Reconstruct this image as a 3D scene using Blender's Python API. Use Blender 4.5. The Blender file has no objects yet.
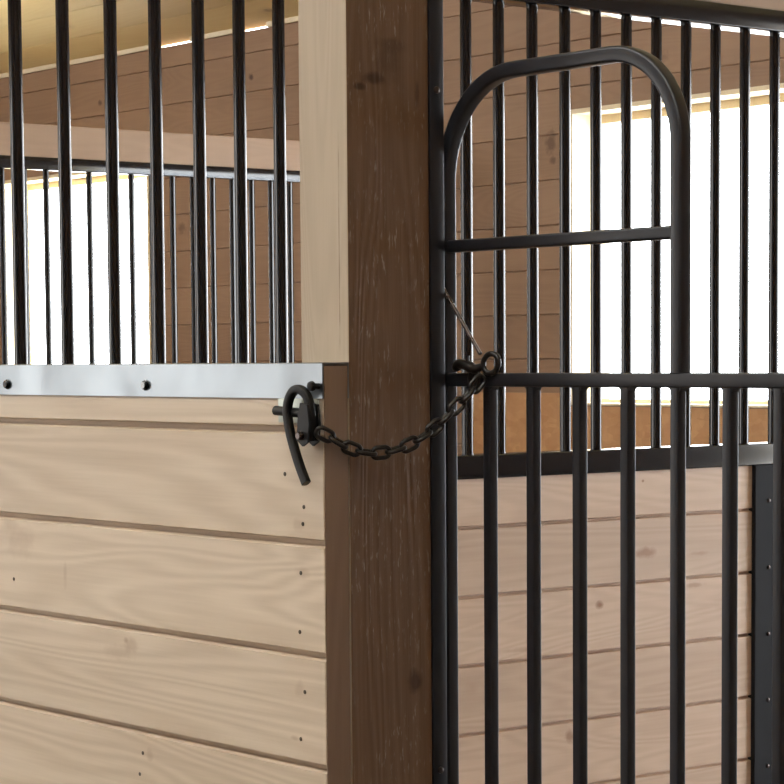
import bpy, bmesh, math, random
from mathutils import Vector, Matrix, Quaternion

random.seed(7)
S = bpy.context.scene
C = S.collection
H = 1.34                                   # height of the camera above the barn floor
PI = math.pi

# ------------------------------------------------------------------ camera
F, PITCH, ROLL, TH, YC = 2403.0, math.radians(4.39), math.radians(-0.42), math.radians(38.61), 544.0
fw = Vector((math.sin(TH), math.cos(TH), 0)); rt = Vector((math.cos(TH), -math.sin(TH), 0)); zz = Vector((0, 0, 1))
fv = fw * math.cos(PITCH) - zz * math.sin(PITCH)
uv = fw * math.sin(PITCH) + zz * math.cos(PITCH)
r_ = rt * math.cos(ROLL) + uv * math.sin(ROLL)
u_ = -rt * math.sin(ROLL) + uv * math.cos(ROLL)
cd = bpy.data.cameras.new('camera'); cam = bpy.data.objects.new('camera', cd); C.objects.link(cam)
cam.matrix_world = Matrix(((r_.x, u_.x, -fv.x, 0), (r_.y, u_.y, -fv.y, 0), (r_.z, u_.z, -fv.z, H), (0, 0, 0, 1)))
cd.sensor_width = 36; cd.lens = F / 784 * 36
cd.shift_y = (YC - 392) / 784
cd.clip_start = 0.02
S.camera = cam

# ------------------------------------------------------------------ world, exposure
S.view_settings.view_transform = 'Standard'; S.view_settings.look = 'None'
S.view_settings.gamma = 1; S.view_settings.use_curve_mapping = False
S.view_settings.exposure = 0.0
W = bpy.data.worlds.new('World'); S.world = W; W.use_nodes = True
nt = W.node_tree; nt.nodes.clear()
wo = nt.nodes.new('ShaderNodeOutputWorld'); wb = nt.nodes.new('ShaderNodeBackground')
wb.inputs['Color'].default_value = (0.93, 0.97, 1.0, 1); wb.inputs['Strength'].default_value = 13.0
nt.links.new(wb.outputs[0], wo.inputs[0])


def area(name, loc, target, sx, sy, power, col):
    l = bpy.data.lights.new(name, 'AREA'); l.shape = 'RECTANGLE'; l.size = sx; l.size_y = sy
    l.energy = power; l.color = col
    o = bpy.data.objects.new(name, l); C.objects.link(o); o.location = loc
    o.rotation_euler = (Vector(target) - Vector(loc)).to_track_quat('-Z', 'Y').to_euler()
    return o


# added area lamps standing in for unseen aisle daylight; the walls behind are closed
area('aisle_end_light', (-0.2, 12.9, 1.5), (-0.2, 0, 1.5), 3.0, 2.7, 60, (0.94, 0.97, 1.0))
area('side_key_light', (-1.95, 7.7, 1.6), (1.7, 3.4, 1.25), 1.3, 1.7, 54, (1.0, 0.985, 0.95))  # added key lamp for the panel, no door in the wall here
area('side_fill_light', (-1.95, 5.6, 1.5), (2.2, 5.0, 1.35), 3.6, 1.6, 14, (1.0, 0.985, 0.95))  # added weak broad fill, no window behind it
# added warm lamp outside the left window, aimed up to brighten the roof boards
area('roof_fill_light', (8.3, 10.5, 0.15), (4.6, 9.6, 3.4), 2.6, 1.6, 1000, (1.0, 0.90, 0.66))


# ------------------------------------------------------------------ materials
def mat(name):
    m = bpy.data.materials.new(name); m.use_nodes = True
    b = m.node_tree.nodes['Principled BSDF']
    return m, m.node_tree, b


def N(t, typ, **kw):
    n = t.nodes.new(typ)
    for k, v in kw.items():
        if k == 'ins':
            for i, x in v.items(): n.inputs[i].default_value = x
        else: setattr(n, k, v)
    return n


def ramp(t, src, stops):
    r = N(t, 'ShaderNodeValToRGB'); e = r.color_ramp.elements
    while len(e) < len(stops): e.new(0.5)
    for i, (p, c) in enumerate(stops):
        e[i].position = p; e[i].color = (*c, 1) if len(c) == 3 else c
    t.links.new(src, r.inputs[0]); return r


def math_(t, op, a, b=None, c=None):
    n = N(t, 'ShaderNodeMath', operation=op)
    for i, v in enumerate((a, b, c)):
        if v is None: continue
        if isinstance(v, (int, float)): n.inputs[i].default_value = v
        else: t.links.new(v, n.inputs[i])
    return n.outputs[0]


def mixc(t, fac, a, b, mode='MIX'):
    n = N(t, 'ShaderNodeMix', data_type='RGBA', blend_type=mode)
    for i, v in ((0, fac), (6, a), (7, b)):
        if isinstance(v, (int, float)): n.inputs[i].default_value = v
        elif isinstance(v, tuple): n.inputs[i].default_value = (*v, 1)
        else: t.links.new(v, n.inputs[i])
    return n.outputs[2]


def wood(name, light, dark, grain='y', pitch=0.0, z0=0.0, across='z', var=0.12, knots=1.0, knot_col=(0.16, 0.07, 0.03),
         rough=0.55, gscale=1.0, streak=0.5, bump=0.15, wear=0.0, seed=0.0, knot_scale=1.0, spots=()):
    """planed boards: grain runs along one axis; with a pitch every board gets its own grain and tone"""
    m, t, b = mat(name)
    tc = N(t, 'ShaderNodeTexCoord'); sep = N(t, 'ShaderNodeSeparateXYZ'); t.links.new(tc.outputs['Object'], sep.inputs[0])
    ax = {'x': 0, 'y': 1, 'z': 2}
    v = sep.outputs[ax[across]]
    if pitch:
        idx = math_(t, 'FLOOR', math_(t, 'DIVIDE', math_(t, 'SUBTRACT', v, z0), pitch))
    else:
        idx = math_(t, 'MULTIPLY', 0.0, v)
    idx = math_(t, 'ADD', idx, seed)
    wn = N(t, 'ShaderNodeTexWhiteNoise', noise_dimensions='1D'); t.links.new(idx, wn.inputs['W'])
    off = math_(t, 'MULTIPLY', wn.outputs[0], 37.0)
    comb = N(t, 'ShaderNodeCombineXYZ')
    for i in range(3):
        t.links.new(math_(t, 'ADD', sep.outputs[i], off), comb.inputs[i])
    sc = [1.0, 1.0, 1.0]; sc[ax[grain]] = 0.1
    mp = N(t, 'ShaderNodeMapping'); mp.inputs['Scale'].default_value = sc
    t.links.new(comb.outputs[0], mp.inputs[0])
    # broad cathedral figure
    n1 = N(t, 'ShaderNodeTexNoise', ins={'Scale': 7.0 * gscale, 'Detail': 2.0, 'Roughness': 0.45, 'Distortion': 0.6})
    t.links.new(mp.outputs[0], n1.inputs['Vector'])
    rings = math_(t, 'SINE', math_(t, 'MULTIPLY', n1.outputs[0], 150.0))
    rings = math_(t, 'MULTIPLY_ADD', rings, 0.5, 0.5)
    # fine fibre
    sc2 = [1.0, 1.0, 1.0]; sc2[ax[grain]] = 0.03
    mp2 = N(t, 'ShaderNodeMapping'); mp2.inputs['Scale'].default_value = sc2
    t.links.new(comb.outputs[0], mp2.inputs[0])
    n2 = N(t, 'ShaderNodeTexNoise', ins={'Scale': 260.0 * gscale, 'Detail': 3.0, 'Roughness': 0.6})
    t.links.new(mp2.outputs[0], n2.inputs['Vector'])
    n3 = N(t, 'ShaderNodeTexNoise', ins={'Scale': 3.5, 'Detail': 2.0})
    t.links.new(mp.outputs[0], n3.inputs['Vector'])
    f = math_(t, 'ADD', math_(t, 'MULTIPLY', rings, 0.34 * streak), math_(t, 'MULTIPLY', n2.outputs[0], 0.5 * streak))
    f = math_(t, 'ADD', f, math_(t, 'MULTIPLY', math_(t, 'SUBTRACT', n3.outputs[0], 0.5), 1.1))
    f = math_(t, 'MAXIMUM', math_(t, 'MINIMUM', f, 1.0), 0.0)
    col = mixc(t, f, light, dark)
    # board to board tone
    tone = math_(t, 'MULTIPLY_ADD', math_(t, 'SUBTRACT', wn.outputs[0], 0.5), var * 2, 1.0)
    hs = N(t, 'ShaderNodeHueSaturation'); t.links.new(col, hs.inputs['Color']); t.links.new(tone, hs.inputs['Value'])
    col = hs.outputs[0]
    if knots > 0:
        sc3 = [1.0, 1.0, 1.0]; sc3[ax[grain]] = 0.45
        mp3 = N(t, 'ShaderNodeMapping'); mp3.inputs['Scale'].default_value = sc3
        nd = N(t, 'ShaderNodeTexNoise', ins={'Scale': 30.0, 'Detail': 2.0}); t.links.new(comb.outputs[0], nd.inputs['Vector'])
        va = N(t, 'ShaderNodeVectorMath', operation='SCALE'); va.inputs['Scale'].default_value = 0.02
        t.links.new(nd.outputs['Color'], va.inputs[0])
        vb = N(t, 'ShaderNodeVectorMath', operation='ADD'); t.links.new(comb.outputs[0], vb.inputs[0]); t.links.new(va.outputs[0], vb.inputs[1])
        t.links.new(vb.outputs[0], mp3.inputs[0])
        vo = N(t, 'ShaderNodeTexVoronoi', ins={'Scale': 4.2 * knot_scale, 'Randomness': 1.0}); t.links.new(mp3.outputs[0], vo.inputs['Vector'])
        k = ramp(t, vo.outputs['Distance'], [(0.0, (1, 1, 1)), (0.05, (0.9, 0.9, 0.9)), (0.085, (0.25, 0.25, 0.25)), (0.17, (0, 0, 0))])
        kf = math_(t, 'MULTIPLY', k.outputs[0], knots)
        col = mixc(t, kf, col, knot_col)
    if spots:
        nd2 = N(t, 'ShaderNodeTexNoise', ins={'Scale': 45.0, 'Detail': 3.0}); t.links.new(tc.outputs['Object'], nd2.inputs['Vector'])
        wob = math_(t, 'MULTIPLY_ADD', nd2.outputs[0], 1.3, -0.65)
    for cen, rad, scol, stg in spots:
        sm = None
        for i in range(3):
            if rad[i] is None: continue
            d_ = math_(t, 'DIVIDE', math_(t, 'SUBTRACT', sep.outputs[i], cen[i]), rad[i]); d_ = math_(t, 'MULTIPLY', d_, d_)
            sm = d_ if sm is None else math_(t, 'ADD', sm, d_)
        rr_ = math_(t, 'ADD', math_(t, 'SQRT', sm), wob)
        k2 = ramp(t, rr_, [(0.0, (1, 1, 1)), (0.35, (1, 1, 1)), (1.0, (0, 0, 0))])
        col = mixc(t, math_(t, 'MULTIPLY', k2.outputs[0], stg), col, scol)
    if wear > 0:
        sc4 = [1.0, 1.0, 1.0]; sc4[ax[grain]] = 0.16
        mp4 = N(t, 'ShaderNodeMapping'); mp4.inputs['Scale'].default_value = sc4; t.links.new(tc.outputs['Object'], mp4.inputs[0])
        n4 = N(t, 'ShaderNodeTexNoise', ins={'Scale': 230.0, 'Detail': 3.0, 'Roughness': 0.7}); t.links.new(mp4.outputs[0], n4.inputs['Vector'])
        n5 = N(t, 'ShaderNodeTexNoise', ins={'Scale': 14.0, 'Detail': 2.0}); t.links.new(tc.outputs['Object'], n5.inputs['Vector'])
        a = ramp(t, n4.outputs[0], [(0.0, (0, 0, 0)), (0.57, (0, 0, 0)), (0.70, (1, 1, 1)), (1.0, (1, 1, 1))])
        c = ramp(t, n5.outputs[0], [(0.0, (0, 0, 0)), (0.42, (0, 0, 0)), (0.64, (1, 1, 1)), (1.0, (1, 1, 1))])
        wf = math_(t, 'MULTIPLY', math_(t, 'MULTIPLY', a.outputs[0], c.outputs[0]), wear)
        col = mixc(t, wf, col, (0.52, 0.48, 0.42))
    t.links.new(col, b.inputs['Base Color'])
    b.inputs['Roughness'].default_value = rough
    bp = N(t, 'ShaderNodeBump', ins={'Strength': bump, 'Distance': 0.002})
    t.links.new(f, bp.inputs['Height']); t.links.new(bp.outputs[0], b.inputs['Normal'])
    return m


def metal(name, col, rough=0.25, metallic=0.0, spec=0.5, noise=0.0, coat=0.0, nscale=40):
    m, t, b = mat(name)
    tc = N(t, 'ShaderNodeTexCoord')
    n = N(t, 'ShaderNodeTexNoise', ins={'Scale': nscale, 'Detail': 3.0}); t.links.new(tc.outputs['Object'], n.inputs['Vector'])
    c = mixc(t, n.outputs[0], tuple(x * (1 - noise) for x in col), tuple(min(1, x * (1 + noise)) for x in col))
    t.links.new(c, b.inputs['Base Color'])
    r = math_(t, 'MULTIPLY_ADD', n.outputs[0], 0.12 if noise else 0.0, rough - (0.06 if noise else 0.0))
    t.links.new(r, b.inputs['Roughness'])
    b.inputs['Metallic'].default_value = metallic
    b.inputs['Specular IOR Level'].default_value = spec
    b.inputs['Coat Weight'].default_value = coat; b.inputs['Coat Roughness'].default_value = 0.08
    return m


def ray(px, py): return (px - 392) / F * r_ - (py - YC) / F * u_ + fv
SP_PANEL = []                              # smudges and knots of the boards, in the mesh's own coordinates
for px, py, ry, rz, k in ((132, 645, 0.020, 0.012, 0.35), (126, 640, 0.007, 0.005, 0.5), (118, 652, 0.05, 0.012, 0.22), (295, 738, 0.012, 0.004, 0.4), (150, 755, 0.010, 0.010, 0.3), (302, 572, 0.016, 0.008, 0.3), (65, 575, 0.006, 0.02, 0.25), (20, 540, 0.05, 0.03, 0.2), (300, 690, 0.012, 0.012, 0.25), (298, 524, 0.012, 0.009, 0.25)):
    d = ray(px, py); p = d * (1.705 / d.x)
    SP_PANEL.append(((0, p.y - 2.262, p.z + 0.083 + 0.133 * 9), (None, ry, rz), (0.36, 0.235, 0.15), k))
SP_PART = []
for px, py, rx, rz, k in ((647, 553, 0.034, 0.014, 0.75), (600, 605, 0.015, 0.010, 0.9), (600, 605, 0.006, 0.005, 1.0), (569, 736, 0.016, 0.016, 0.7), (695, 585, 0.03, 0.006, 0.5), (700, 553, 0.03, 0.006, 0.35), (643, 481, 0.004, 0.003, 0.9), (520, 650, 0.05, 0.006, 0.3)):
    d = ray(px, py); p = d * (3.492 / d.y)
    SP_PART.append(((p.x - 1.745, 0, p.z + 0.3225 + 0.133 * 8), (rx, None, rz), (0.30, 0.15, 0.08), k))
SP_BACK = []
for px, py, ry, rz, k in ((251, 77, 0.012, 0.012, 1.0), (203, 78, 0.011, 0.011, 0.9), (100, 103, 0.012, 0.012, 0.9), (551, 142, 0.020, 0.035, 0.6), (182, 228, 0.02, 0.02, 0.5), (660, 58, 0.03, 0.02, 0.35), (553, 160, 0.012, 0.012, 0.6)):
    d = ray(px, py); p = d * (6.374 / d.x)
    SP_BACK.append(((0, p.y, p.z + 0.003 + 8 * 0.1735), (None, ry * 2, rz * 1.6), (0.07, 0.03, 0.015), k))
SP_POST = []
for px, py, rx, rz, k in ((372, 78, 0.024, 0.008, 0.8), (359, 86, 0.012, 0.006, 0.9), (392, 45, 0.03, 0.010, 0.35), (415, 682, 0.012, 0.018, 0.75), (417, 95, 0.004, 0.02, 0.5), (388, 62, 0.02, 0.03, 0.35)):
    d = ray(px, py); p = d * (2.262 / d.y)
    SP_POST.append(((p.x - 1.805, 0, p.z + H), (rx, None, rz), (0.035, 0.015, 0.008), k))
M = {}
M['panel'] = wood('pine_panel_boards', (0.77, 0.665, 0.545), (0.50, 0.395, 0.29), 'y', 0.133, 0.0, var=0.05, knots=0.0,
                  knot_col=(0.30, 0.16, 0.08), gscale=0.8, streak=0.85, seed=3, spots=SP_PANEL)
M['panel_end'] = wood('cut_board_ends', (0.28, 0.18, 0.115), (0.20, 0.12, 0.075), 'z', 0, knots=0, streak=0.8)
M['part'] = wood('pine_partition_boards', (0.62, 0.455, 0.33), (0.45, 0.30, 0.20), 'x', 0.133, 0.0, var=0.05, knots=0.25,
                 knot_col=(0.25, 0.12, 0.05), gscale=0.8, streak=0.85, seed=11, spots=SP_PART)
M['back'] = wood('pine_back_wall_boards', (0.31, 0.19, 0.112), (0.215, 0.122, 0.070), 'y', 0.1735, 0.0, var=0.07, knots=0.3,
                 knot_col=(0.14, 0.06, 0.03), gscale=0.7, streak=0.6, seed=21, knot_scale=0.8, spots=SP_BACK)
M['roof'] = wood('yellow_roof_boards', (0.90, 0.74, 0.40), (0.78, 0.58, 0.26), 'y', 0.2, 0.0, across='x', var=0.06, knots=0.6, gscale=0.6, seed=31)
M['trim'] = wood('pale_window_trim', (0.88, 0.75, 0.52), (0.78, 0.62, 0.38), 'z', 0, knots=0.2, gscale=1.0, seed=41)
M['post_light'] = wood('pale_post_side', (0.53, 0.44, 0.33), (0.42, 0.335, 0.245), 'z', 0, knots=0.0, gscale=1.3, streak=0.8, seed=51, spots=[((0, 2.279 - 2.31, H + 0.13), (None, 0.0009, 0.16), (0.16, 0.10, 0.06), 0.8)])
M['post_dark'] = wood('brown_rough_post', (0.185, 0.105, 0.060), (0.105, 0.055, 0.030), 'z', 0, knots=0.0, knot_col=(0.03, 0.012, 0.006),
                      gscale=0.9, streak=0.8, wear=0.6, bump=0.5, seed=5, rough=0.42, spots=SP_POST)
M['header'] = wood('header_beam_wood', (0.41, 0.27, 0.17), (0.29, 0.18, 0.11), 'x', 0, knots=0.7, gscale=0.6, seed=71)
M['black'] = metal('black_powder_coat', (0.008, 0.009, 0.012), 0.13, 0.0, 0.6, 0.0)
M['black_gate'] = metal('black_gate_powder_coat', (0.016, 0.018, 0.024), 0.36, 0.0, 0.5, 0.2)
M['black_flat'] = metal('flat_black_paint', (0.008, 0.008, 0.010), 0.65, 0.0, 0.15, 0.2)
M['chain'] = metal('dark_chain_steel', (0.022, 0.020, 0.020), 0.30, 0.3, 0.5, 0.5, nscale=300)
M['steel'] = metal('galvanised_steel', (0.27, 0.30, 0.325), 0.33, 1.0, 0.5, 0.22, nscale=9)
M['zinc'] = metal('zinc_plate', (0.55, 0.60, 0.55), 0.45, 0.6, 0.5, 0.2)
M['rod'] = metal('worn_steel_rod', (0.10, 0.08, 0.075), 0.28, 0.8, 0.5, 0.2)
M['nail'] = metal('dark_nail_heads', (0.10, 0.08, 0.06), 0.5, 0.6, 0.5, 0.3)
M['rubber'] = metal('black_rubber', (0.006, 0.006, 0.007), 0.5, 0.0, 0.35, 0.2)
M['concrete'] = metal('grey_mat_floor', (0.16, 0.13, 0.11), 0.85, 0.0, 0.2, 0.35, nscale=9)
M['bounce_ground'] = metal('white_bounce_ground', (0.85, 0.88, 0.92), 0.8, 0.0, 0.2, 0.05)  # unseen white ground, added to bounce light up to the roof

t = M['steel'].node_tree; b = t.nodes['Principled BSDF']
tc = N(t, 'ShaderNodeTexCoord'); n = N(t, 'ShaderNodeTexNoise', ins={'Scale': 9.0, 'Detail': 1.0}); t.links.new(tc.outputs['Object'], n.inputs['Vector'])
bp = N(t, 'ShaderNodeBump', ins={'Strength': 0.8, 'Distance': 0.008}); t.links.new(n.outputs[0], bp.inputs['Height']); t.links.new(bp.outputs[0], b.inputs['Normal'])
m, t, b = mat('strand_board'); M['osb'] = m
tc = N(t, 'ShaderNodeTexCoord'); mp = N(t, 'ShaderNodeMapping'); mp.inputs['Scale'].default_value = (1, 1, 1.8)
t.links.new(tc.outputs['Object'], mp.inputs[0])
vo = N(t, 'ShaderNodeTexVoronoi', ins={'Scale': 26.0}); t.links.new(mp.outputs[0], vo.inputs['Vector'])
n = N(t, 'ShaderNodeTexNoise', ins={'Scale': 18.0, 'Detail': 4.0}); t.links.new(tc.outputs['Object'], n.inputs['Vector'])
c1 = mixc(t, vo.outputs['Color'], (0.50, 0.27, 0.12), (0.66, 0.40, 0.20))
c2 = mixc(t, n.outputs[0], (0.42, 0.21, 0.09), c1)
t.links.new(c2, b.inputs['Base Color']); b.inputs['Roughness'].default_value = 0.6

m = bpy.data.materials.new('window_glass'); m.use_nodes = True; M['glass'] = m
t = m.node_tree; t.nodes.clear(); o = N(t, 'ShaderNodeOutputMaterial'); tr = N(t, 'ShaderNodeBsdfTransparent'); gl = N(t, 'ShaderNodeBsdfGlossy')
gl.inputs['Roughness'].default_value = 0.02; mx = N(t, 'ShaderNodeMixShader'); lw = N(t, 'ShaderNodeLayerWeight'); lw.inputs[0].default_value = 0.5
ff = math_(t, 'MULTIPLY_ADD', math_(t, 'POWER', lw.outputs['Facing'], 5.0), 0.5, 0.03)
t.links.new(ff, mx.inputs[0]); t.links.new(tr.outputs[0], mx.inputs[1]); t.links.new(gl.outputs[0], mx.inputs[2]); t.links.new(mx.outputs[0], o.inputs[0])


# ------------------------------------------------------------------ helpers
def empty(name, loc, label=None, cat=None, group=None):
    o = bpy.data.objects.new(name, None); C.objects.link(o); o.location = loc; o.empty_display_size = 0.05
    tag(o, label, cat, group); return o


def tag(o, label=None, cat=None, group=None, kind=None):
    if label: o['label'] = label
    if cat: o['category'] = cat
    if group: o['group'] = group
    if kind: o['kind'] = kind
    return o


WORLD = {}


def obj(name, bm, mats, parent=None, origin=None, smooth=None, kind=None):
    """bm is in world coordinates; the object's origin goes to `origin`"""
    org = Vector(origin) if origin is not None else (WORLD[parent] if parent else Vector((0, 0, 0)))
    bmesh.ops.recalc_face_normals(bm, faces=bm.faces)
    bm.transform(Matrix.Translation(-org))
    me = bpy.data.meshes.new(name); bm.to_mesh(me); bm.free()
    for mm in (mats if isinstance(mats, (list, tuple)) else [mats]): me.materials.append(mm)
    if smooth:
        for p in me.polygons: p.use_smooth = True
        me.set_sharp_from_angle(angle=math.radians(smooth))
    o = bpy.data.objects.new(name, me); C.objects.link(o)
    if parent:
        o.parent = parent; o.location = org - WORLD[parent]
    else: o.location = org
    WORLD[o] = org
    if kind: o['kind'] = kind
    return o


def thing(name, loc, label, cat, group=None):
    o = empty(name, loc, label, cat, group); WORLD[o] = Vector(loc); return o


def box(bm, x0, x1, y0, y1, z0, z1, bev=0.0, mi=0):
    vs = [bm.verts.new((x, y, z)) for x in (x0, x1) for y in (y0, y1) for z in (z0, z1)]
    q = [(0, 1, 3, 2), (4, 6, 7, 5), (0, 4, 5, 1), (2, 3, 7, 6), (0, 2, 6, 4), (1, 5, 7, 3)]
    fs = [bm.faces.new([vs[i] for i in f]) for f in q]
    for f in fs: f.material_index = mi
    if bev:
        es = list({e for f in fs for e in f.edges})
        bmesh.ops.bevel(bm, geom=es, offset=bev, segments=2, profile=0.5, affect='EDGES')


def prism(bm, prof, axis, a0, a1, mi=0):
    """prof: closed polygon of (u, v); axis 'x': u=y v=z; 'y': u=x v=z; 'z': u=x v=y"""
    def P(u, v, w): return {'x': (w, u, v), 'y': (u, w, v), 'z': (u, v, w)}[axis]
    A = [bm.verts.new(P(u, v, a0)) for u, v in prof]; B = [bm.verts.new(P(u, v, a1)) for u, v in prof]
    n = len(prof)
    fs = [bm.faces.new((A[i], A[(i + 1) % n], B[(i + 1) % n], B[i])) for i in range(n)]
    fs += [bm.faces.new(A[::-1]), bm.faces.new(B)]
    for f in fs: f.material_index = mi
    return fs


def rsq(w, h, r, seg=3):
    """rounded rectangle profile centred on 0"""
    out = []
    for cx, cy, a in ((w / 2 - r, h / 2 - r, 0), (-w / 2 + r, h / 2 - r, 90), (-w / 2 + r, -h / 2 + r, 180), (w / 2 - r, -h / 2 + r, 270)):
        for i in range(seg + 1):
            t_ = math.radians(a + 90 * i / seg); out.append((cx + r * math.cos(t_), cy + r * math.sin(t_)))
    return out


def bar(bm, x, y, z0, z1, w, r, seg=3):
    prism(bm, [(x + u, y + v) for u, v in rsq(w, w, r, seg)], 'z', z0, z1)


def sweep(bm, prof, pts, up, closed=False):
    """sweep prof along pts keeping `up` as one profile axis"""
    pts = [Vector(p) for p in pts]; up = Vector(up).normalized(); n = len(pts); rings = []
    for i, p in enumerate(pts):
        a = pts[i - 1] if (i or closed) else p; c = pts[(i + 1) % n] if (i < n - 1 or closed) else p
        tg = (c - a).normalized(); s = tg.cross(up).normalized()
        rings.append([bm.verts.new(p + up * u + s * v) for u, v in prof])
    m_ = len(prof)
    for i in range(n if closed else n - 1):
        A, B = rings[i], rings[(i + 1) % n]
        for j in range(m_): bm.faces.new((A[j], A[(j + 1) % m_], B[(j + 1) % m_], B[j]))
    if not closed: bm.faces.new(rings[0][::-1]); bm.faces.new(rings[-1])


def tube(bm, pts, r, seg=10, closed=False):
    pts = [Vector(p) for p in pts]; n = len(pts); rings = []; q = None; pt = None
    rr = r if isinstance(r, (list, tuple)) else [r] * n
    for i, p in enumerate(pts):
        a = pts[i - 1] if (i or closed) else p; c = pts[(i + 1) % n] if (i < n - 1 or closed) else p
        tg = (c - a).normalized()
        if q is None:
            q = tg.orthogonal().normalized()
        else:
            q = (pt.rotation_difference(tg) @ q); q = (q - tg * q.dot(tg)).normalized()
        pt = tg; s = tg.cross(q)
        rings.append([bm.verts.new(p + (q * math.cos(2 * PI * j / seg) + s * math.sin(2 * PI * j / seg)) * rr[i]) for j in range(seg)])
    for i in range(n if closed else n - 1):
        A, B = rings[i], rings[(i + 1) % n]; sh = 0
        if closed and i == n - 1:
            sh = min(range(seg), key=lambda k: (A[0].co - B[k].co).length)
        for j in range(seg): bm.faces.new((A[j], A[(j + 1) % seg], B[(j + 1 + sh) % seg], B[(j + sh) % seg]))
    if not closed: bm.faces.new(rings[0][::-1]); bm.faces.new(rings[-1])


def curve_pts(ctrl, n=8):
    """Catmull-Rom through ctrl"""
    P = [Vector(p) for p in ctrl]; P = [2 * P[0] - P[1]] + P + [2 * P[-1] - P[-2]]; out = []
    for i in range(1, len(P) - 2):
        for k in range(n):
            t_ = k / n; a, b_, c, d = P[i - 1:i + 3]
            out.append(0.5 * ((2 * b_) + (c - a) * t_ + (2 * a - 5 * b_ + 4 * c - d) * t_ ** 2 + (3 * b_ - a - 3 * c + d) * t_ ** 3))
    out.append(P[-2]); return out


def lathe(bm, prof, centre, axis, seg=14, sq=None):
    """prof of (distance along axis, radius)"""
    ax = Vector(axis).normalized(); q = ax.orthogonal().normalized(); s = ax.cross(q); c = Vector(centre); rings = []
    for d, r in prof:
        rings.append([bm.verts.new(c + ax * d + (q * math.cos(2 * PI * j / seg) + s * math.sin(2 * PI * j / seg)) * max(r, 1e-5)) for j in range(seg)])
    for A, B in zip(rings, rings[1:]):
        for j in range(seg): bm.faces.new((A[j], A[(j + 1) % seg], B[(j + 1) % seg], B[j]))
    bm.faces.new(rings[0][::-1]); bm.faces.new(rings[-1])


def BM(): return bmesh.new()


def board_profile(face, back, zs, c, out=-1):
    """vertical section of tongue-and-groove boards: V-grooves of depth c at each inner z of zs"""
    front = [(face, zs[0])]
    for z in zs[1:-1]: front += [(face, z - c[0]), (face - out * c[1], z - c[2]), (face - out * c[1], z + c[2]), (face, z + c[0])]
    front += [(face, zs[-1])]
    return front + [(back, zs[-1]), (back, zs[0])]


def frange(a, b, s):
    out = []
    while a < b - 1e-6: out.append(a); a += s
    return out


# ------------------------------------------------------------------ building shell
XB = 6.374                                     # inner face of the back (eave) wall
WT = 0.17                                      # its thickness
ZE = H + 1.485                                 # top of the boarding
Y0, Y1 = -3.2, 13.0
XF = -2.1
WZ0, WZ1 = H - 0.181, H + 0.952
WINS = [(1.15, 2.75), (4.50, 6.865), (9.83, 11.24)]
SILL = [0.06, WZ0, WZ0]                        # first opening is an unseen doorway, added to light the partition boards

bm = BM(); box(bm, XF - 0.2, XB + WT, Y0 - 0.2, Y1 + 0.2, -0.1, 0.0)
obj('floor', bm, M['concrete'], kind='structure')
bm = BM(); box(bm, XB + WT + 0.01, 40, -35, 45, -0.35, -0.25)
o = obj('ground', bm, M['bounce_ground'], kind='structure')

PB = 0.1735
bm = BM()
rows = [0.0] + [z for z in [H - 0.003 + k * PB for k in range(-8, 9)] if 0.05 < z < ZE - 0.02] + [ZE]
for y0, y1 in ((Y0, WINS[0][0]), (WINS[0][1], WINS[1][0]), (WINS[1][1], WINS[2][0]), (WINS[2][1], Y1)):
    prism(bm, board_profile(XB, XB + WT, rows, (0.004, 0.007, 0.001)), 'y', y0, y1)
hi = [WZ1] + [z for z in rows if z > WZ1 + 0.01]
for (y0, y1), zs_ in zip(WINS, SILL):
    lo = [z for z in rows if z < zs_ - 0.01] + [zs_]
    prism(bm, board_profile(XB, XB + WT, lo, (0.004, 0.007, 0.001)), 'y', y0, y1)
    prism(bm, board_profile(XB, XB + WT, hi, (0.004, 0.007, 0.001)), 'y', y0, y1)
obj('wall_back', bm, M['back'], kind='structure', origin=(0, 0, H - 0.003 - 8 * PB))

# plain far walls of the barn (behind and beside the camera)
bm = BM(); box(bm, XF - 0.15, XB + WT, Y1, Y1 + 0.15, 0, 5.2)
obj('wall_left', bm, M['back'], kind='structure')
bm = BM(); box(bm, XF - 0.15, XB + WT, Y0 - 0.15, Y0, 0, 5.2); obj('wall_right', bm, M['back'], kind='structure')
bm = BM(); box(bm, XF - 0.15, XF, Y0, Y1, 0, 5.0)
obj('wall_front', bm, M['back'], kind='structure')

# roof boards rising from the eave towards the aisle
RS = 0.36
ZR = ZE + 0.024
bm = BM()
NB = 42; bw = (XB + 0.03 - (XF - 0.15)) / NB
for i in range(NB):
    x1 = XB + 0.03 - i * bw; x0 = x1 - bw + 0.004
    za = ZR + (XB - x1) * RS; zb = ZR + (XB - x0) * RS
    prism(bm, [(x1, za), (x0, zb), (x0, zb + 0.03), (x1, za + 0.03)], 'y', Y0 - 0.15, Y1 + 0.15)
prism(bm, [(XB + 0.03, ZR - 0.03 * RS + 0.028), (XF - 0.15, ZR + (XB - XF + 0.15) * RS + 0.028), (XF - 0.15, ZR + (XB - XF + 0.15) * RS + 0.07), (XB + 0.03, ZR - 0.03 * RS + 0.07)], 'y', Y0 - 0.15, Y1 + 0.15)
obj('ceiling', bm, M['roof'], kind='structure')
# filler boards in the gap under the roof, daylight shows between some of them
bm = BM()
gaps = [(8.84, 9.08), (9.45, 9.76)]
ys = [Y0] + [v for g in sorted(gaps) for v in g] + [Y1]
for a, b2 in zip(ys[::2], ys[1::2]): box(bm, XB - 0.012, XB + 0.05, a, b2, ZE, ZE + 0.022)
obj('trim_1', bm, M['trim'], kind='structure')

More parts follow.
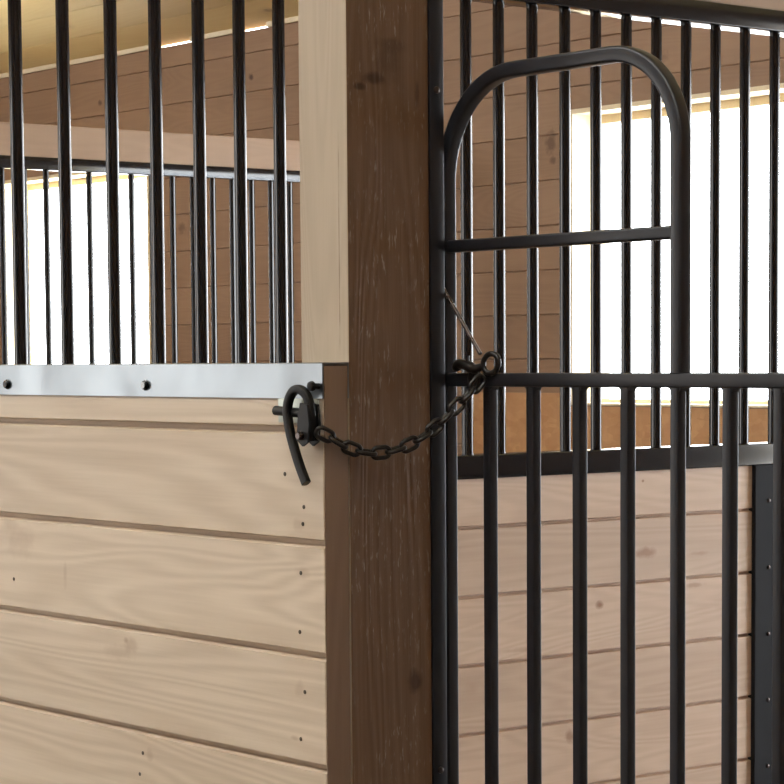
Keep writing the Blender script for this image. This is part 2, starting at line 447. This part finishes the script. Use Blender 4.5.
for i, (y0, y1) in enumerate(WINS):
    n = i; zs_ = SILL[i]
    bm = BM()
    # lining of the opening
    box(bm, XB - 0.006, XB + WT - 0.05, y0, y0 + 0.018, zs_, WZ1); box(bm, XB - 0.006, XB + WT - 0.05, y1 - 0.018, y1, zs_, WZ1)
    box(bm, XB - 0.006, XB + WT - 0.05, y0 + 0.018, y1 - 0.018, WZ1 - 0.018, WZ1); box(bm, XB - 0.02, XB + WT - 0.05, y0 + 0.018, y1 - 0.018, zs_, zs_ + 0.008)
    w = obj('window_%d' % n if i else 'added_doorway_1', bm, M['trim'], kind='structure', origin=(XB, (y0 + y1) / 2, zs_))
    if i == 0: continue
    bm = BM()
    xs0, xs1 = XB + WT - 0.05, XB + WT - 0.01
    box(bm, xs0, xs1, y0, y0 + 0.05, zs_, WZ1); box(bm, xs0, xs1, y1 - 0.05, y1, zs_, WZ1)
    box(bm, xs0, xs1, y0 + 0.05, y1 - 0.05, WZ1 - 0.05, WZ1); box(bm, xs0, xs1, y0 + 0.05, y1 - 0.05, zs_, zs_ + 0.022)
    obj('window_frame', bm, M['trim'], w)
    bm = BM(); box(bm, xs0 + 0.015, xs0 + 0.02, y0 + 0.05, y1 - 0.05, zs_ + 0.022, WZ1 - 0.05); obj('window_pane', bm, M['glass'], w)

# strand-board kick boards low on the back wall
def kick(y0, y1, wins, n, top):
    bm = BM()
    cuts = [y0] + [v for w in wins for v in (w[0] - 0.0, w[1] + 0.0)] + [y1]
    for k, (a, b2) in enumerate(zip(cuts, cuts[1:])):
        box(bm, XB - 0.014, XB - 0.001, a, b2, 0.02, top if k % 2 == 0 else WZ0 - 0.004)
    obj('trim_%d' % n, bm, M['osb'], kind='structure')
kick(3.56, 7.46, [WINS[1]], 2, H - 0.135)

# ------------------------------------------------------------------ partition walls of the stalls
def partition(y, xa, xb, xbars, bar_label, label, group, bolts_x, tube_w=0.0208, rail_d=0.060):
    """boarded lower wall with black channel, bars and black top rail under a timber header; face towards -y"""
    t_ = thing('stall_partition', ((xa + xb) / 2, y, 0), label, 'stall partition', group)
    zc0, zc1 = H - 0.229, H - 0.183
    zs = [0.01] + [z for z in [H - 0.3225 - 0.133 * k for k in range(7, -1, -1)] if z > 0.05] + [zc0 + 0.02]
    bm = BM(); yc = y + 0.0225
    prof = []
    c = (0.004, 0.009, 0.0016)
    for z in zs[1:-1]: prof += [(y + 0.002, z - c[0]), (y + 0.002 + c[1], z - c[2]), (y + 0.002 + c[1], z + c[2]), (y + 0.002, z + c[0])]
    prof = [(y + 0.002, zs[0])] + prof + [(y + 0.002, zs[-1]), (y + 0.040, zs[-1]), (y + 0.040, zs[0])]
    prism(bm, prof, 'x', xa, xb)
    obj('planks', bm, M['part'], t_, origin=(xa, y, H - 0.3225 - 0.133 * 8))
    bm = BM(); prism(bm, [(y + 0.0225 + u, (zc0 + zc1) / 2 + v) for u, v in rsq(0.055, zc1 - zc0, 0.003)], 'x', xa, xb)
    obj('lower_channel', bm, M['black'], t_, smooth=40)
    bm = BM(); prism(bm, [(y + rail_d / 2 - 0.002 + u, H + 0.704 + v) for u, v in rsq(rail_d, 0.044, 0.003)], 'x', xa, xb)
    obj('top_rail', bm, M['black'], t_, smooth=40)
    bm = BM(); box(bm, xa, xb, y + 0.002, y + 0.043, H + 0.726, H + 0.842, 0.003); obj('header_board', bm, M['header'], t_, origin=(xa, y, H))
    bm = BM(); bar(bm, 0, 0, zc1 - 0.001, H + 0.684, tube_w, tube_w * 0.42, 6)
    first = None
    for x in xbars:
        if first is None:
            first = obj('bar', bm, M['black'], t_, origin=(0, 0, 0), smooth=70); o2 = first
        else:
            o2 = first.copy(); C.objects.link(o2); o2.parent = t_
        o2.location = Vector((x, y + 0.0225, 0)) - WORLD[t_]
    for x0, x1 in bolts_x:
        bm = BM(); box(bm, x0, x1, y - 0.008, y + 0.05, 0.01, zc0 + 0.001, 0.002)
        ch = obj('centre_channel', bm, M['black_flat'], t_)
        for z in [H - 0.3044 - 0.1424 * k for k in range(7)]:
            bm = BM(); lathe(bm, [(0, 0.0045), (0.002, 0.004), (0.003, 0.002)], ((x0 + x1) / 2 - 0.006, y - 0.008, z), (0, -1, 0), 10)
            obj('bolt', bm, M['rod'], ch, smooth=40)
    return t_

near = [1.838, 1.927, 2.014, 2.104, 2.197, 2.286, 2.375, 2.461, 2.547, 2.634, 2.721, 2.808, 2.895, 2.983, 3.065, 3.151, 3.237, 3.320, 3.404, 3.488, 3.573, 3.659, 3.747, 3.838]
near += frange(3.926, 6.28, 0.087)
near = [v * 3.5125 / 3.498 - 0.003 for v in near]
partition(3.490, 1.745, XB - 0.016, near, '', 'black barred stall partition with pale boards below, just behind the gate and post', None, [(3.764, 3.86)])
far = frange(1.78, 6.3, 0.0896)
off = 4.251 - min(far, key=lambda v: abs(v - 4.251)); far = [(v + off) * 1.003 for v in far if v < 6.2]
partition(7.507, 1.745, XB - 0.10, far, '', 'farther barred partition under a pale header beam, left, before the left window', None, [(3.764, 3.86)], rail_d=0.034)

# ------------------------------------------------------------------ near stall front: boarded panel under a galvanised channel
PX0, PX1, PY0, PY1 = 1.703, 1.7425, 2.262, 3.485
zt = H - 0.003
pn = thing('stall_front_panel', (1.72, (PY0 + PY1) / 2, 0), 'pale pine board half wall topped with a galvanised channel, left of the post', 'half wall')
zs = [0.02] + [H - 0.083 - 0.1345 * k for k in range(8, -1, -1)] + [zt - 0.004]
bm = BM()
c = (0.0055, 0.011, 0.0028); fx = PX0 + 0.002
prof = [(fx, zs[0])]
for z in zs[1:-1]: prof += [(fx, z - c[0]), (fx + c[1], z - c[2]), (fx + c[1], z + c[2]), (fx, z + c[0])]
prof += [(fx, zs[-1]), (PX1 - 0.002, zs[-1]), (PX1 - 0.002, zs[0])]
fs = prism(bm, prof, 'y', PY0 + 0.0015, PY1)
obj('planks', bm, M['panel'], pn, origin=(PX0, PY0, H - 0.083 - 0.133 * 9))
# end board closing the plank ends
bm = BM(); box(bm, PX0 + 0.0035, PX1 - 0.002, PY0, PY0 + 0.0015, 0.02, zt - 0.004)
e = obj('plank_ends', bm, M['panel_end'], pn); e['label'] = 'brown plank ends'
bm = BM()
prism(bm, [(PX0, zt - 0.0425), (PX0, zt - 0.001), (PX0 + 0.001, zt), (PX1, zt), (PX1, zt - 0.0425), (PX1 - 0.002, zt - 0.0425), (PX1 - 0.002, zt - 0.003), (PX0 + 0.002, zt - 0.003), (PX0 + 0.002, zt - 0.0425)], 'y', PY0 - 0.0005, PY1)
ch = obj('top_channel', bm, M['steel'], pn); ch['label'] = 'shiny galvanised channel'
for y in (3.36, 3.001, 2.642):
    bm = BM()
    lathe(bm, [(0, 0.0072), (0.0012, 0.0072), (0.0014, 0.0056), (0.0045, 0.0056), (0.0055, 0.0045)], (PX0, y, H - 0.031), (-1, 0, 0), 6 if False else 12)
    o = obj('bolt', bm, M['black'], ch, smooth=30)
bm = BM(); lathe(bm, [(0, 0.0035), (0.010, 0.0035), (0.0105, 0.0062), (0.015, 0.0055), (0.016, 0.003)], (PX0 + 0.001, PY0 + 0.006, H - 0.0305), (-1, 0, 0.0), 8)
obj('screw', bm, M['rubber'], ch, smooth=30)
def on_panel(px, py):
    d = (px - 392) / F * r_ - (py - YC) / F * u_ + fv
    return d * (fx / d.x)
for px, py in ((303, 524), (301, 573), (300, 632), (305, 692), (301, 739), (285, 474), (143, 753), (140, 774), (14, 579), (304, 507)):
    p = on_panel(px, py); bm = BM(); lathe(bm, [(-0.001, 0.0028), (0.0006, 0.0026), (0.001, 0.0012)], (fx, p.y, H + p.z), (-1, 0, 0), 9)
    obj('nail', bm, M['nail'], pn, smooth=40)

# ------------------------------------------------------------------ timber post
PZ = ZR + (XB - 1.87) * RS - 0.02
bm = BM()
px0, px1, py0, py1 = 1.743, 1.868, 2.262, 2.357
bmx = 0.002
box(bm, px0, px1, py0, py1, 0.0, PZ, bmx)
for f in bm.faces:
    f.material_index = 0 if f.normal.y > -0.5 or f.calc_center_median().y > py0 + 0.01 else 1
bm.normal_update()
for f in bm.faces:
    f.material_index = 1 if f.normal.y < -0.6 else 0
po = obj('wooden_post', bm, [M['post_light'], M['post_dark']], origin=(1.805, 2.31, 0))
tag(po, 'square timber post, pale on its left side and dark rough brown on its right', 'post')

# black steel jamb channel on the far edge of the post
jc = thing('jamb_channel', (1.879, 2.296, 0), 'tall black steel jamb channel fixed along the right edge of the timber post', 'jamb')
bm = BM(); box(bm, 1.8685, 1.8905, 2.260, 2.330, 0.0, PZ, 0.0015); obj('channel', bm, M['black_gate'], jc, smooth=30)
for z in (H + 0.3245, H - 0.506):
    bm = BM(); lathe(bm, [(0, 0.0045), (0.002, 0.0042), (0.003, 0.002)], (1.8785, 2.260, z), (0, -1, 0), 10); obj('bolt', bm, M['rod'], jc, smooth=40)

# ------------------------------------------------------------------ gate with yoke
GX = 1.905
gt = thing('stall_gate', (GX, 1.7, 0.04), 'black steel stall gate with vertical bars and an arched yoke, right of post', 'gate')
gyl, gyr = 2.2725, 1.10
R16 = rsq(0.016, 0.016, 0.0022)
bm = BM(); bar(bm, GX, gyl, 0.05, H - 0.0170, 0.0165, 0.002); obj('side_stile', bm, M['black_gate'], gt, smooth=50)
bm = BM(); bar(bm, GX, gyr, 0.05, H - 0.0170, 0.0165, 0.002); obj('side_stile', bm, M['black_gate'], gt, smooth=50)
bm = BM(); prism(bm, [(GX + u, H - 0.0252 + v) for u, v in rsq(0.016, 0.0165, 0.0022)], 'y', gyr - 0.008, gyl + 0.008); obj('middle_rail', bm, M['black_gate'], gt, smooth=50)
bm = BM(); prism(bm, [(GX + u, 0.058 + v) for u, v in R16], 'y', gyr + 0.008, gyl - 0.008); obj('bottom_rail', bm, M['black_gate'], gt, smooth=50)
first = None
gys = [2.1935, 2.1158, 2.036, 1.9567, 1.8776, 1.799, 1.7255] + [1.7255 - 0.078 * k for k in range(1, 8)]
for y in gys:
    if first is None:
        bm = BM(); bar(bm, 0, 0, 0.065, H - 0.0325, 0.0132, 0.0018)
        # little weld fillets where the bar meets the rail
        z = H - 0.0325
        for s in (-1, 1):
            prism(bm, [(s * 0.006, z), (s * 0.006, z - 0.006), (s * 0.008, z - 0.0022), (s * 0.0125, z)], 'x', -0.0055, 0.0055)
        first = obj('bar', bm, M['black_gate'], gt, origin=(0, 0, 0), smooth=50); o2 = first
    else:
        o2 = first.copy(); C.objects.link(o2); o2.parent = gt
    o2.location = Vector((GX, y, 0)) - WORLD[gt]
# yoke: arched tube standing on the middle rail
yl, yr, zt2, zb2 = 2.2735, 1.8745, H + 0.3400, H - 0.017
path = [(GX, yl, zb2), (GX, yl, H + 0.10)]
RL, RR = 0.125, 0.105
path += [(GX, yl - RL + RL * math.cos(a), zt2 - RL + RL * math.sin(a)) for a in [i * PI / 2 / 14 for i in range(15)]]
path += [(GX, yr + RR - RR * math.sin(a), zt2 - RR + RR * math.cos(a)) for a in [i * PI / 2 / 14 for i in range(15)]]
path += [(GX, yr, H + 0.10), (GX, yr, zb2)]
bm = BM(); sweep(bm, rsq(0.0182, 0.0182, 0.0035), path, (1, 0, 0)); yk = obj('yoke_frame', bm, M['black_gate'], gt, smooth=50)
bm = BM(); prism(bm, [(GX + u, H + 0.1372 + v) for u, v in rsq(0.0145, 0.0150, 0.003)], 'y', yr + 0.007, yl - 0.007)
obj('yoke_crossbar', bm, M['black_gate'], yk, smooth=50)

# ------------------------------------------------------------------ hook on the panel corner
hk = thing('hook_latch', (1.70, 2.285, H - 0.08), 'black bent hook latch with hanging tail on the corner of the half wall', 'latch')
hx = PX0
bm = BM(); box(bm, hx - 0.003, hx + 0.0005, 2.268, 2.3465, H - 0.0745, H - 0.0455, 0.0008); o = obj('mounting_plate', bm, M['zinc'], hk, smooth=30); o['label'] = 'pale zinc plate'
bm = BM(); tube(bm, [(hx - 0.010, 2.3415, H - 0.0600), (hx - 0.010, 2.268, H - 0.0635)], 0.0058, 12); obj('pin', bm, M['rubber'], hk, smooth=50)
# strap looping over the pin and hanging down
ctrl = [(2.272, H - 0.093), (2.2665, H - 0.078), (2.2665, H - 0.058), (2.272, H - 0.042), (2.284, H - 0.0345), (2.297, H - 0.0365), (2.3065, H - 0.047), (2.3095, H - 0.062),
        (2.3055, H - 0.082), (2.297, H - 0.103), (2.285, H - 0.124), (2.271, H - 0.1445)]
xs = [-0.012, -0.013, -0.014, -0.015, -0.016, -0.016, -0.016, -0.016, -0.016, -0.016, -0.017, -0.018]
pts = curve_pts([(hx + dx, y, z) for (y, z), dx in zip(ctrl, xs)], 6)
bm = BM(); sweep(bm, rsq(0.0100, 0.0108, 0.0032), pts, (1, 0, 0)); obj('strap', bm, M['rubber'], hk, smooth=50)
# clevis plates between hook and chain
bm = BM()
for dx in (-0.021, -0.006):
    prism(bm, [(2.276, H - 0.05), (2.262, H - 0.052), (2.259, H - 0.075), (2.262, H - 0.096), (2.272, H - 0.101), (2.283, H - 0.094), (2.281, H - 0.07)], 'x', hx + dx - 0.0016, hx + dx + 0.0016)
obj('clevis', bm, M['rubber'], hk, smooth=20)
bm = BM(); lathe(bm, [(-0.004, 0.004), (0, 0.0055), (0.020, 0.0055), (0.024, 0.004)], (hx - 0.0245, 2.2735, H - 0.0885), (1, 0, 0), 12); obj('pin', bm, M['rod'], hk, smooth=40)

# ------------------------------------------------------------------ chain: every link its own part
def at(px, py, x):
    d = (px - 392) / F * r_ - (py - YC) / F * u_ + fv; p = d * (x / d.x); return Vector((p.x, p.y, p.z + H))
S0 = Vector((1.692, 2.254, H - 0.080))
E0 = Vector((1.893, 2.190, H - 0.030))
cp = [(318, 431), (330, 437), (345, 446), (362, 452), (382, 453), (402, 448), (420, 439), (436, 427), (450, 413), (463, 400), (474, 388), (482, 378)]
ctrl = []
for px, py in cp:
    f_ = (px - 318) / (482 - 318)
    x = 1.692; 
    for _ in range(3):
        q = at(px, py, x); f2 = (x - S0.x) / (E0.x - S0.x)
        # vertical plane through S0 and E0
        d = (px - 392) / F * r_ - (py - YC) / F * u_ + fv
        nrm = Vector((E0.y - S0.y, -(E0.x - S0.x), 0)); tt = nrm.dot(Vector((S0.x, S0.y, 0))) / nrm.dot(d); p = d * tt
        q = Vector((p.x, p.y, p.z + H)); x = q.x
    ctrl.append(q)
dense = curve_pts(ctrl, 24)
ch_ = thing('chain', tuple(dense[0]), 'dark steel chain hanging across the post from half wall to gate', 'chain')
def link_bm(L, Wd, r):
    bm = BM(); pts = []
    h = L / 2 - Wd / 2
    for i in range(9): a = -PI / 2 + PI * i / 8; pts.append((h + Wd / 2 * math.cos(a), Wd / 2 * math.sin(a), 0))
    for i in range(9): a = PI / 2 + PI * i / 8; pts.append((-h + Wd / 2 * math.cos(a), Wd / 2 * math.sin(a), 0))
    tube(bm, pts, r, 8, closed=True); return bm
acc = [0]
for a, b2 in zip(dense, dense[1:]): acc.append(acc[-1] + (b2 - a).length)
PL = 0.0185
nl = int(acc[-1] / PL); PL = acc[-1] / nl
def along(s):
    for i in range(len(acc) - 1):
        if acc[i + 1] >= s: return dense[i].lerp(dense[i + 1], (s - acc[i]) / max(1e-9, acc[i + 1] - acc[i]))
    return dense[-1]
first = None
for k in range(nl):
    a = along(k * PL); b2 = along(min(acc[-1], (k + 1) * PL)); c0 = (a + b2) / 2; tg = (b2 - a).normalized()
    side = Vector((0.62, 0.78, 0)); side = (side - tg * side.dot(tg)).normalized()
    oth = tg.cross(side)
    ang = math.radians(12 + (90 if k % 2 else 0))
    n_ = side * math.cos(ang) + oth * math.sin(ang); m_ = n_.cross(tg)
    if first is None:
        first = obj('link', link_bm(0.0225, 0.0128, 0.0028), M['chain'], ch_, origin=(0, 0, 0), smooth=60); o2 = first
    else:
        o2 = first.copy(); C.objects.link(o2); o2.parent = ch_
    o2.location = c0 - WORLD[ch_]
    o2.rotation_euler = Matrix(((tg.x, m_.x, n_.x), (tg.y, m_.y, n_.y), (tg.z, m_.z, n_.z))).to_euler()

# snap at the gate end of the chain
sn = thing('snap_hook', (1.895, 2.185, H - 0.02), 'dark round snap hook clipped over the gate rail at the chain end', 'snap hook')
c0 = Vector((GX - 0.012, 2.1785, H - 0.0055))
v1 = Vector((0.2, -0.95, 0.1)).normalized(); v2 = Vector((0, 0, 1))
bm = BM(); tube(bm, [c0 + (v1 * math.cos(a) + v2 * math.sin(a)) * 0.0115 for a in [2 * PI * i / 20 for i in range(20)]], 0.0036, 10, closed=True)
obj('ring', bm, M['chain'], sn, smooth=60)
bm = BM(); tube(bm, curve_pts([(GX - 0.013, 2.243, H - 0.013), (GX - 0.0165, 2.232, H - 0.006), (GX - 0.0165, 2.217, H - 0.008), (GX - 0.0165, 2.202, H - 0.012), (GX - 0.0145, 2.190, H - 0.008)], 5),
                 [0.0035, 0.005, 0.006, 0.0065, 0.0062, 0.006, 0.006, 0.006, 0.006, 0.0062, 0.0066, 0.007, 0.007, 0.0066, 0.006, 0.006, 0.0058, 0.0055, 0.005, 0.0045, 0.004], 10)
obj('body', bm, M['chain'], sn, smooth=60)
bm = BM(); tube(bm, [(GX - 0.0165, 2.216, H - 0.004), (GX - 0.0165, 2.216, H + 0.004)], 0.0025, 8); obj('thumb_knob', bm, M['chain'], sn, smooth=60)
bm = BM(); tube(bm, [Vector((GX - 0.016, 2.2035, H - 0.024)) + (Vector((0, 1, 0)) * math.cos(a) * 0.009 + Vector((0, 0, 1)) * math.sin(a) * 0.013) for a in [2 * PI * i / 16 for i in range(16)]], 0.0027, 8, closed=True)
obj('swivel_eye', bm, M['chain'], sn, smooth=60)

# slanting steel rod from the yoke leg down to the snap
rd = thing('latch_rod', (GX - 0.012, 2.235, H + 0.04), 'thin steel rod slanting from the yoke leg down to the snap hook', 'rod')
a = Vector((GX - 0.011, 2.271, H + 0.090)); b2 = Vector((GX - 0.013, 2.1965, H + 0.006))
bm = BM(); tube(bm, [a, b2], 0.0025, 8); obj('rod', bm, M['rod'], rd, smooth=60)
bm = BM(); tube(bm, [a + Vector((0, 0.0, 0.004)) + (Vector((1, 0, 0)) * math.cos(q) * 0.004 + Vector((0, -0.4, 1)) * math.sin(q) * 0.006) for q in [2 * PI * i / 14 for i in range(14)]], 0.0018, 8, closed=True)
obj('eye', bm, M['black_gate'], rd, smooth=60)

# black cable hanging beside the post at the very top
bm = BM()
p0 = [Vector((1.752, 2.3595, H + 0.60)), Vector((1.752, 2.361, H + 0.50)), Vector((1.750, 2.366, H + 0.455)), Vector((1.752, 2.378, H + 0.442)), Vector((1.76, 2.392, H + 0.455)), Vector((1.765, 2.397, H + 0.52)), Vector((1.765, 2.380, H + 0.60)), Vector((1.758, 2.3595, H + 0.63))]
tube(bm, curve_pts(p0, 5), 0.0035, 8)
o = obj('cable_loop', bm, M['rubber'], origin=(1.755, 2.36, H + 0.45), smooth=60)
tag(o, 'small black cable loop hanging at the left side of the post top', 'cable')
